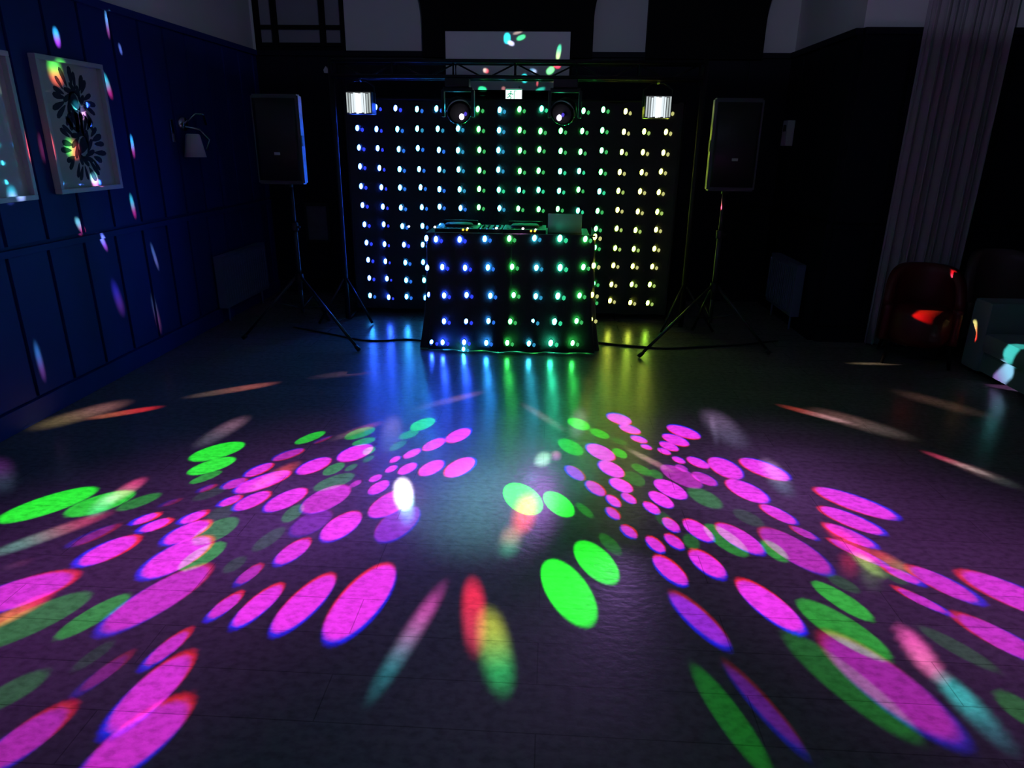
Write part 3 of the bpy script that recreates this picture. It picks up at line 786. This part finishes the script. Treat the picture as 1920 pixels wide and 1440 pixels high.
# ------------------------------------------------------------------ DJ table behind its own star cloth
bt = thing('booth_table', (-.31, 5.65, 0), 'black folding table standing behind the DJ booth cloth', 'table')
MB().box(-.93, .31, 5.40, 5.95, .885, .925, .006).build('table_top', M_BLACK, bt)
for x in (-.88, .26):
    for y in (5.45, 5.90): MB().tube([(x, y, .886), (x, y, 0)], .014).build('leg', M_BLACKM, bt)
bc = thing('booth_cloth', (-.31, 5.36, 0), 'black cloth skirt around the DJ table, studded with coloured lamps', 'booth cloth')
def skirt_path(s):
    # U-shaped path: back left corner -> front -> back right corner
    x0, x1, y0, y1, r = -.99, .37, 5.36, 5.96, .06
    segs = [((x0, y1), (x0, y0+r)), None, ((x0+r, y0), (x1-r, y0)), None, ((x1, y0+r), (x1, y1))]
    pts = []
    for k in range(13): pts.append((x0, y1+(y0+r-y1)*k/12))
    for k in range(1, 7): a = PI+k/6*PI/2; pts.append((x0+r+r*math.cos(a), y0+r+r*math.sin(a)))
    for k in range(1, 31): pts.append((x0+r+(x1-x0-2*r)*k/30, y0))
    for k in range(1, 7): a = 1.5*PI+k/6*PI/2; pts.append((x1-r+r*math.cos(a), y0+r+r*math.sin(a)))
    for k in range(1, 13): pts.append((x1, y0+r+(y1-y0-r)*k/12))
    f_ = s*(len(pts)-1); i = min(int(f_), len(pts)-2); t = f_-i
    return Vector((pts[i][0]*(1-t)+pts[i+1][0]*t, pts[i][1]*(1-t)+pts[i+1][1]*t, 0))
def sk(u, v):
    p = skirt_path(u); c = Vector((-.31, 5.7, 0)); z = .005+.93*v
    fl = .02*math.sin(u*70)*(1-v)**2 + .045*(1-v)**3
    d = (p-c); d.z = 0; d.normalize()
    return Vector((p.x+d.x*fl-(.02*v*(1 if p.x > -.31 else -1)), p.y+d.y*fl, z))
MB().surf(sk, 134, 10, .004).build('cloth', M_CLOTH, bc)
MB().box(-.97, .35, 5.365, 5.40, .925, .94, .004).build('top_hem', M_CLOTH, bc)
cols = ['blue', 'blue', 'blue', 'azure', 'green', 'cyan', 'teal', 'green', 'yellow']
rows = [(.90, [-.965, -.885, -.70, -.505, -.315, -.12, .075, .27, .345]), (.68, [-.965, -.84, -.66, -.48, -.29, -.10, .085, .265, .345]),
        (.455, [-.955, -.83, -.65, -.46, -.275, -.10, .075, .245, .345]), (.245, [-.95, -.835, -.655, -.475, -.30, -.12, .055, .23, .345]),
        (.075, [-.94, -.845, -.67, -.49, -.32, -.145, .03, .205])]
for j, (z, xs) in enumerate(rows):
    for i, x in enumerate(xs):
        k = cols[i]; zz = z + (i-4)*(.0045) + rnd.uniform(-.006, .006)+.008
        y = 5.348 - .012*(1-z)**2 - (.03 if z < .1 else 0)
        if i in (0, 8): y += .03
        led(k, (x, y, zz), bc, .95 if k != 'teal' else 1.1)
led('cyan', (-.672, 5.28, .03), bc, .8)

# gear on the table
def knob_lights(parent, pts, m, r=.008):
    for p_ in pts: MB().ell(p_, (r, r, r), 1).build('indicator', m, parent)
M_KW = emitter('knob_white', (1.0, .95, 1.0), 3.0); M_KY = emitter('button_yellow', (1.0, .62, .05), 1.6); M_KB = emitter('button_blue', (.1, .4, 1.0), .8)
def deck(x0, label, yk):
    t = thing('dj_deck', (x0+.17, 5.6, .925), label, 'DJ deck', 'pair of DJ decks on the booth')
    b = MB(); b.box(x0, x0+.34, 5.44, 5.78, .926, .965, .006); b.build('body', M_BLACK, t)
    b = MB(); b.lathe([(.0, .022), (.105, .022), (.115, .012), (.115, 0)], (x0+.17, 5.63, .965), 32); b.build('jog_wheel', M_BLACKM, t)
    b = MB(); b.box(x0+.03, x0+.31, 5.74, 5.76, .965, .998, .003); b.build('rear_hood', M_BLACK, t)
    knob_lights(t, [(x0+.05, 5.45, .972), (x0+.21, 5.45, .972), (x0+.26, 5.445, .966)], M_KW, .009)
    for k, o in enumerate([c for c in t.children if c.name.startswith('indicator')]):
        if k < 2: o.scale = (1.3, 1, 1)
    knob_lights(t, [(x0+.225, 5.435, .957), (x0+.255, 5.435, .957)], M_KY, .010)
    b = MB()
    for k in range(8): b.box(x0+.03+k*.035, x0+.052+k*.035, 5.50, 5.52, .965, .969)
    b.build('pad_row', M_BLACKM, t)
deck(-.91, 'left DJ deck with white and yellow lit knobs behind the booth cloth', 0)
deck(-.375, 'right DJ deck with lit knobs, next to the laptop on the booth', 0)
mx = thing('dj_mixer', (-.47, 5.6, .925), 'narrow DJ mixer with small blue lights between the two decks', 'mixer')
MB().box(-.56, -.385, 5.46, 5.76, .926, .962, .005).build('body', M_BLACK, mx)
b = MB()
for k in range(4):
    for q in range(3): b.lathe([(.008, 0), (.007, .014), (0, .014)], (-.535+k*.042, 5.52+q*.07, .962), 10)
b.build('knobs', M_BLACKM, mx)
knob_lights(mx, [(-.55+.017*k, 5.455, .966) for k in range(0, 9, 3)], M_KB, .006)
lp = thing('laptop', (.11, 5.6, .925), 'open laptop seen from behind its pale lid on the right of the booth', 'laptop')
MB().box(-.02, .25, 5.52, 5.72, .926, .944, .005).build('base', M_SILVER, lp)
b = MB(); b.box(-.02, .245, 5.50, 5.512, .94, 1.088, .005, Matrix.Translation((0, 5.51, .94)) @ Matrix.Rotation(.12, 4, 'X') @ Matrix.Translation((0, -5.51, -.94)))
b.build('lid', M_SILVER, lp)

# ------------------------------------------------------------------ lighting truss and what hangs from it
tr = thing('lighting_truss', (-.33, 6.25, 0), 'black horizontal lighting truss on two uprights above the backdrop cloth', 'truss')
TY0, TY1, TZ0, TZ1, TX0, TX1 = 6.14, 6.30, 2.115, 2.235, -1.86, 1.20
for y, z in ((TY0, TZ0), (TY0, TZ1), (TY1, TZ0), (TY1, TZ1)):
    MB().tube([(TX0, y, z), (TX1, y, z)], .017, 12).build('chord', M_ALU, tr)
n = 12
for k in range(n+1):
    x = TX0+(TX1-TX0)*k/n; r_ = .010 if k % 2 == 0 else .006      # a closed frame between the chords
    MB().tube([(x, TY0, TZ0), (x, TY0, TZ1), (x, TY1, TZ1), (x, TY1, TZ0), (x, TY0, TZ0)] if k % 2 == 0 else [(x, TY0, TZ0), (x, TY1, TZ0)], r_, 8).build('cross_bar', M_ALU, tr)
b = MB()
for k in range(n):
    x = TX0+(TX1-TX0)*k/n; x2 = TX0+(TX1-TX0)*(k+1)/n
    b.tube([(x, TY1, TZ0 if k % 2 else TZ1), (x2, TY1, TZ1 if k % 2 else TZ0)], .007, 8)
b.build('braces', M_ALU, tr)
for x in (TX0-.03, TX1+.03):
    MB().tube([(x, 6.22, .02), (x, 6.22, TZ1+.03)], .024, 12).build('upright', M_BLACKM, tr)
    b = MB()
    for a in (PI/2+.3, PI*1.25, PI*1.85): b.tube([(x, 6.22, .42), (x+.30*math.cos(a), 6.22+.30*math.sin(a), .015)], .012, 8)
    b.build('base_legs', M_BLACKM, tr)

M_LENS = [emitter('lens_core', (1.0, 1.0, 1.0), 2.4), emitter('lens_mid', (.85, .95, 1.0), .95), emitter('lens_edge', (.70, .80, .80), .62)]; M_RIB = emitter('lens_gap', (0.75, 0.8, 0.82), .10)
def derby(x, y, z, label):
    t = thing('effect_light', (x, y, TZ0), label, 'effect light', 'white effect lights at the truss ends')
    b = MB(); b.box(x-.11, x+.11, y+.02, y+.17, z-.09, z+.085, .008); b.build('housing', M_BLACK, t)
    b = MB()      # ribbed lens: rows of half round lenses
    n = 10
    for k in range(n):
        cx = x-.095+.190*k/(n-1); w_ = .0072 if abs(k-4.5) > 2 else .0100
        prof = []
        for q in range(7):
            a = PI*q/6; prof.append((cx-w_*math.cos(a), y+.02-.012*math.sin(a)-.012*math.sin(PI*(k+.5)/n)))
        prof += [(cx+w_, y+.02), (cx-w_, y+.02)]
        zt = z+.075-.004*((k*7) % 3); zb = z-.078-.004*((k*5) % 3)
        b.mi = 0 if abs(k-4.5) < 1.2 else (1 if abs(k-4.5) < 3.2 else 2)
        b.prism(prof[:7][:], zb, zt, axis='z')
    b.build('ribbed_lens', M_LENS, t)
    MB().box(x-.102, x+.102, y+.012, y+.021, z-.082, z+.08, .002).build('lens_backing', M_RIB, t)
    b = MB(); b.tube([(x-.118, y+.09, z), (x-.118, y+.09, z+.13), (x-.05, y+.12, TZ0-.03), (x+.05, y+.12, TZ0-.03), (x+.118, y+.09, z+.13), (x+.118, y+.09, z)], .007, 8)
    b.build('bracket', M_BLACKM, t)
    b = MB(); b.tube([(x, y+.12, TZ0-.03), (x, 6.14, TZ0-.0)], .014, 8); b.build('clamp', M_BLACKM, t)
    return t
derby(-1.635, 6.08, 1.91, 'white glowing ribbed effect light at the left end of the truss')
derby(.855, 6.08, 1.90, 'white glowing ribbed effect light at the right end of the truss')

M_DARK = mat('matt_black_shell', (.004, .004, .004), rough=.6, spec=.15, vary=(20, .8))
M_HL = emitter('head_lens', (.85, .75, 1.0), 4.0); M_HV = emitter('head_lens_violet', (.10, .06, .8), .8)
def moving_head(x, y, z, lx, lz, label):
    t = thing('moving_head_light', (x, y, TZ0), label, 'moving head light', 'moving head lights under the truss')
    b = MB(); b.box(x-.10, x+.10, y-.07, y+.07, z+.17, z+.235, .01); b.build('base', M_BLACK, t)
    b = MB(); b.tube([(x, y, z+.23), (x, y+.04, TZ0)], .016, 8); b.build('clamp', M_BLACKM, t)
    b = MB()
    b.box(x-.125, x+.125, y-.03, y+.03, z+.135, z+.17, .01)
    for s in (-1, 1): b.box(x+s*.125-.013, x+s*.125+.013, y-.035, y+.035, z-.06, z+.15, .008)
    b.build('yoke', M_BLACK, t)
    aim = Vector((lx-x, -.13, lz-z)).normalized(); R_ = rot_between((0, 0, 1), aim)
    c = Vector((x, y, z))
    b = MB(); b.lathe([(0, -.11), (.05, -.105), (.085, -.06), (.098, 0), (.098, .05), (.088, .075), (.08, .078), (.078, .06), (0, .06)], c, 28, R_); b.build('head', M_DARK, t)
    b = MB(); b.lathe([(.100, .045), (.104, .05), (.104, .062), (.098, .066)], c, 28, R_); b.build('rim', M_CHROME, t)
    # lens sits low in the drum
    ux = R_.to_3x3() @ Vector((1, 0, 0)); uy = R_.to_3x3() @ Vector((0, 1, 0))
    pc = Vector((lx, y-.075, lz))
    b = MB(); b.ell(pc, (.021, .018, .025), 2); b.build('lens', M_HL, t)
    b = MB(); b.ell(pc+Vector((.03, .012, .022)), (.015, .012, .018), 1); b.build('second_lens', M_HV, t)
    return pc
moving_head(-.80, 6.12, 1.865, -.762, 1.805, 'left moving head light with a bright violet lens under the truss')
moving_head(.09, 6.12, 1.865, .045, 1.805, 'right moving head light with a bright violet lens under the truss')

# ------------------------------------------------------------------ speakers on tripods
def speaker(x0, x1, y0, y1, label, inner):
    t = thing('loudspeaker', ((x0+x1)/2, (y0+y1)/2, 1.26), label, 'speaker', 'loudspeakers on tripods')
    z0, z1 = 1.275, 1.935
    poly = [(x0, y0), (x1, y0), (x1-(.03 if inner < 0 else .0), y1), (x0+(.03 if inner > 0 else 0), y1)]
    b = MB(); b.prism([(x0, y0), (x1, y0), (x1, y0+.085), (x1-.10, y1), (x0+.10, y1), (x0, y0+.085)], z0, z1, axis='z')
    es = [e for e in b.bm.edges]; bmesh.ops.bevel(b.bm, geom=es, offset=.012, segments=3, affect='EDGES')
    b.build('cabinet', M_SPK, t)
    b = MB(); b.surf(lambda u, v: Vector((x0+.02+(x1-x0-.04)*u, y0-.008-.018*math.sin(PI*u), z0+.03+(z1-z0-.06)*v)), 12, 2, .004); b.build('grille', M_BLACK, t)
    MB().box((x0+x1)/2-.022, (x0+x1)/2+.022, y0-.036, y0-.026, 1.495, 1.515, .002).build('badge', M_WHITE, t)
    xi = x1 if inner > 0 else x0
    b = MB(); b.box(xi-.004, xi+.004, y0+.02, y0+.075, 1.56, 1.64, .003); b.build('handle', M_BLACK, t)
    b = MB(); b.lathe([(.03, 0), (.03, -.03), (.022, -.03)], ((x0+x1)/2, (y0+y1)/2, z0), 16); b.build('pole_socket', M_BLACKM, t)
M_SPK = mat('speaker_enclosure_paint', (.10, .10, .11), rough=.32, bump=(90, .25))
speaker(-2.315, -1.945, 5.50, 5.82, 'loudspeaker on the left tripod stand, its inner side lit blue', 1)
speaker(1.185, 1.545, 5.50, 5.82, 'loudspeaker on the right tripod stand, its inner side lit pale green', -1)
def tripod(x, y, foot_a, label):
    t = thing('speaker_stand', (x, y, 0), label, 'speaker stand', 'tripod speaker stands')
    MB().tube([(x, y, .40), (x, y, .95)], .019, 12).build('lower_pole', M_STAND, t)
    MB().tube([(x, y, .9), (x, y, 1.262)], .015, 12).build('upper_pole', M_STAND, t)
    b = MB(); b.lathe([(.03, .0), (.03, .06), (.019, .065)], (x, y, .90), 14); b.tube([(x, y, .93), (x+.05, y-.02, .93)], .009, 8); b.build('collar', M_BLACKM, t)
    b = MB(); b.lathe([(.032, -.03), (.036, .0), (.032, .04)], (x, y, .50), 14); b.build('hub', M_BLACKM, t)
    for k in range(3):
        a = foot_a+k*2*PI/3; r = .74 if k == 0 else .5
        fx, fy = x+r*math.cos(a), y+r*math.sin(a)
        l = MB().tube([(x+.03*math.cos(a), y+.03*math.sin(a), .51), (fx, fy, .02)], .0125, 10).build('leg', M_STAND, t)
        MB().tube([(x+(r-.03)*math.cos(a), y+(r-.03)*math.sin(a), .040), (fx+.01*math.cos(a), fy+.01*math.sin(a), .014)], .017, 10).build('rubber_foot', M_BLACK, l).matrix_parent_inverse = Matrix.Identity(4)
        mx_, my_ = x+r*.42*math.cos(a), y+r*.42*math.sin(a)
        MB().tube([(x, y, .24), (mx_, my_, .51-.49*.42)], .006, 8).build('brace', M_STAND, t)
    MB().tube([(x, y, .20), (x, y, .5)], .016, 10).build('centre_tube', M_STAND, t)
M_STAND = mat('stand_steel', (.06, .06, .065), rough=.3, metal=.7, vary=(20, .8))
tripod(-2.115, 5.66, math.atan2(5.18-5.66, -1.47+2.115), 'black tripod speaker stand left of the backdrop')
tripod(1.36, 5.66, math.atan2(5.3-5.66, .81-1.36), 'black tripod speaker stand right of the backdrop')

# cables on the floor
def cable(pts, label, r=.006):
    P_ = []
    for i in range(len(pts)-1):
        for k in range(6):
            t = k/6; p0, p1, p2, p3 = pts[max(i-1, 0)], pts[i], pts[i+1], pts[min(i+2, len(pts)-1)]
            P_.append(tuple(.5*((2*p1[a])+(-p0[a]+p2[a])*t+(2*p0[a]-5*p1[a]+4*p2[a]-p3[a])*t*t+(-p0[a]+3*p1[a]-3*p2[a]+p3[a])*t**3) for a in (0, 1))+(r,))
    P_.append((pts[-1][0], pts[-1][1], r))
    tag(MB().tube(P_, r, 8).build('floor_cable', M_BLACK), label, 'cable')
cable([(.40, 5.66), (.56, 5.60), (.78, 5.55), (1.0, 5.52), (1.25, 5.58), (1.60, 5.68), (2.0, 5.85)], 'black cable on the floor running right from the booth', .009)
cable([(-1.05, 5.56), (-1.21, 5.59), (-1.52, 5.52), (-1.9, 5.70), (-2.3, 5.9)], 'black cable on the floor running left from the booth', .007)

# ------------------------------------------------------------------ right side: curtain, chairs, sofa
cu = thing('curtain', (3.0, 5.78, 0), 'long pale grey pleated curtain hanging on the right', 'curtain')
def cf(u, v):
    x = 2.74+.60*u+.03*(1-v)*(u-.5); a = u*2*PI*9.5
    return Vector((x+.012*math.sin(a*2+v*2), 5.80+.04*math.sin(a+.4*math.sin(v*3))+.02*math.sin(a*.37), .015+2.95*v))
MB().surf(cf, 190, 12, .004).build('fabric', M_CURT, cu)
MB().tube([(2.5, 5.80, 2.98), (4.3, 5.80, 2.98)], .014).build('curtain_rod', M_BLACKM, cu)
def tub_chair(x, y, rz, label, m, w=.66, h=.80):
    t = thing('tub_chair', (x, y, 0), label, 'armchair'); t.rotation_euler = (0, 0, rz)
    def back(u, v):      # curved back and arms: from arm front, round the back, to the other arm
        a = PI*(-.12+1.24*u); hz = .44+(h-.44)*math.sin(min(1, max(0, (math.sin(a)+.15)/1.15))*PI/2)**.8 if math.sin(a) > -.15 else .44
        r = w/2*(1-.02*v); return Vector((r*math.cos(a), r*.95*math.sin(a), .16+(hz-.16)*v))
    b = MB(); b.surf(back, 40, 8, .07); b.build('back', m, t, loc=(0, 0, 0))
    b = MB(); b.lathe([(0, .16), (w/2-.05, .16), (w/2-.03, .22), (w/2-.04, .40), (w/2-.08, .44), (0, .45)], (0, -.03, 0), 32); b.build('seat', m, t, loc=(0, 0, 0))
    for sx in (-1, 1):
        for sy in (-1, 1): MB().tube([(sx*.2, sy*.18, .17), (sx*.23, sy*.21, 0)], [.018, .012], 8).build('leg', M_TRIM, t, loc=(0, 0, 0))
tub_chair(2.93, 5.42, -.35, 'red leather tub chair in front of the curtain', M_RED, .50, .74)
tub_chair(3.62, 5.60, -.15, 'dark tub chair behind the sofa arm', M_BROWN, .50, .84)
so = thing('sofa', (3.65, 4.3, 0), 'grey green fabric sofa at the right edge of the room', 'sofa')
MB().box(3.22, 4.12, 3.0, 5.16, .04, .19, .02).build('base', M_SOFA, so)
for y0, y1 in ((5.02, 5.24), (2.92, 3.14)):
    MB().box(3.20, 4.12, y0, y1, .03, .555, .035).build('arm', M_SOFA, so)
MB().box(3.90, 4.18, 3.0, 5.16, .28, .80, .04).build('back', M_SOFA, so)
for y0, y1 in ((4.10, 5.01), (3.15, 4.08)):
    MB().box(3.18, 3.92, y0, y1, .195, .34, .05).build('seat_cushion', M_SOFA, so)
for x in (3.28, 4.04):
    for y in (3.05, 5.1): MB().tube([(x, y, .05), (x, y, 0)], .02, 8).build('foot', M_TRIM, so)

# ------------------------------------------------------------------ projectors
PW = 7.4
FIELD_W = [(-1.45, 2.45, 1.7, 1.0, .9, .062, .014, .10, .062, .014, .10, 1, 1.15), (-.95, 2.8, .75, .6, .9, .05, .018, .15, .05, .018, .15, .8, 1.15)]
FIELD_E = [(1.6, 2.5, 1.7, 1.0, 2.25, .062, .016, .10, .062, .016, .10, 1, 1.15), (1.1, 3.1, .6, .5, .8, .055, .025, .11, .055, .025, .11, .6, 1.15)]
TEAL = [(-.30, 2.85, .48, .30, 1.57, .05, .20, .22, .05, .20, .22, 1, 1.15), (-.1, 3.5, .7, .35, 1.57, .015, .06, .09, .015, .06, .06, 1, 1.15), (-.1, 1.9, .6, .7, 1.57, .014, .006, .024, .014, .006, .024, .8, 1.15)]
projector('moving_head_beam_east', (.045, 6.00, 1.80), (-1.2, 2.6, 0), math.radians(68), 2048, floor_spots=SPOTS_WEST, centre=(-.891, 3.083), floor=FIELD_W, power=PW)
projector('moving_head_beam_west', (-.762, 6.00, 1.80), (1.0, 2.6, 0), math.radians(68), 2048, floor_spots=SPOTS_EAST, centre=(.627, 3.144), floor=FIELD_E, power=PW)
EX_W = [((3.19, 4.69, .26), (3.36, 4.60, .34), .06, (.1, .6, .6), (.05, .5, .45), .55), ((3.20, 4.80, .05), (3.20, 4.72, .15), .06, (.35, .15, .45), (.4, .6, .9), .6),
      ((2.76, 5.22, .42), (2.92, 5.22, .45), .03, (1, .03, .02), (.5, .3, .1), 1.6), ((3.40, 5.42, .62), (3.54, 5.44, .80), .035, (1, .05, .12), (.2, .5, .45), 1.6)]
projector('derby_beam_east', (.855, 6.03, 1.90), (-.9, 2.6, .4), math.radians(90), 2048, floor=[s for s in STREAKS_FLOOR if s[0] < .3]+TEAL, wall=[t if (4.15 < t[0] < 4.8 and 1.27 < t[1] < 2.07) or t[0] < 3.97 and t[1] > 1.2 else t[:11]+(t[11]*2.3, t[12]) for t in STREAKS_WALL], power=PW)
projector('derby_beam_west', (-1.635, 6.03, 1.90), (1.6, 2.9, .4), math.radians(92), 2048, floor=[s for s in STREAKS_FLOOR if s[0] >= .3], extra=EX_W, power=PW)
projector('added_board_projector', (.25, 1.2, 3.2), (-.47, 7.36, 2.4), math.radians(62), 2048, board=STREAKS_BOARD, power=PW*.35, added_wash=(.34, .37, .60))  # unseen projector added to light the board and the upper walls

# ------------------------------------------------------------------ world and colour
wd = bpy.data.worlds.new('world'); bpy.context.scene.world = wd; wd.use_nodes = True
wd.node_tree.nodes['Background'].inputs['Color'].default_value = (0, 0, 0, 1)
sc0 = bpy.context.scene
sc0.view_settings.view_transform = 'Standard'; sc0.view_settings.look = 'None'
sc0.view_settings.exposure = 0.0; sc0.view_settings.gamma = 1.0; sc0.view_settings.use_curve_mapping = False
sc0.cycles.use_denoising = True
sc0.cycles.max_bounces = 5; sc0.cycles.diffuse_bounces = 3; sc0.cycles.glossy_bounces = 3
sc0.cycles.use_light_tree = True
sc0.cycles.caustics_reflective = True
sc0.cycles.sample_clamp_indirect = 4.0
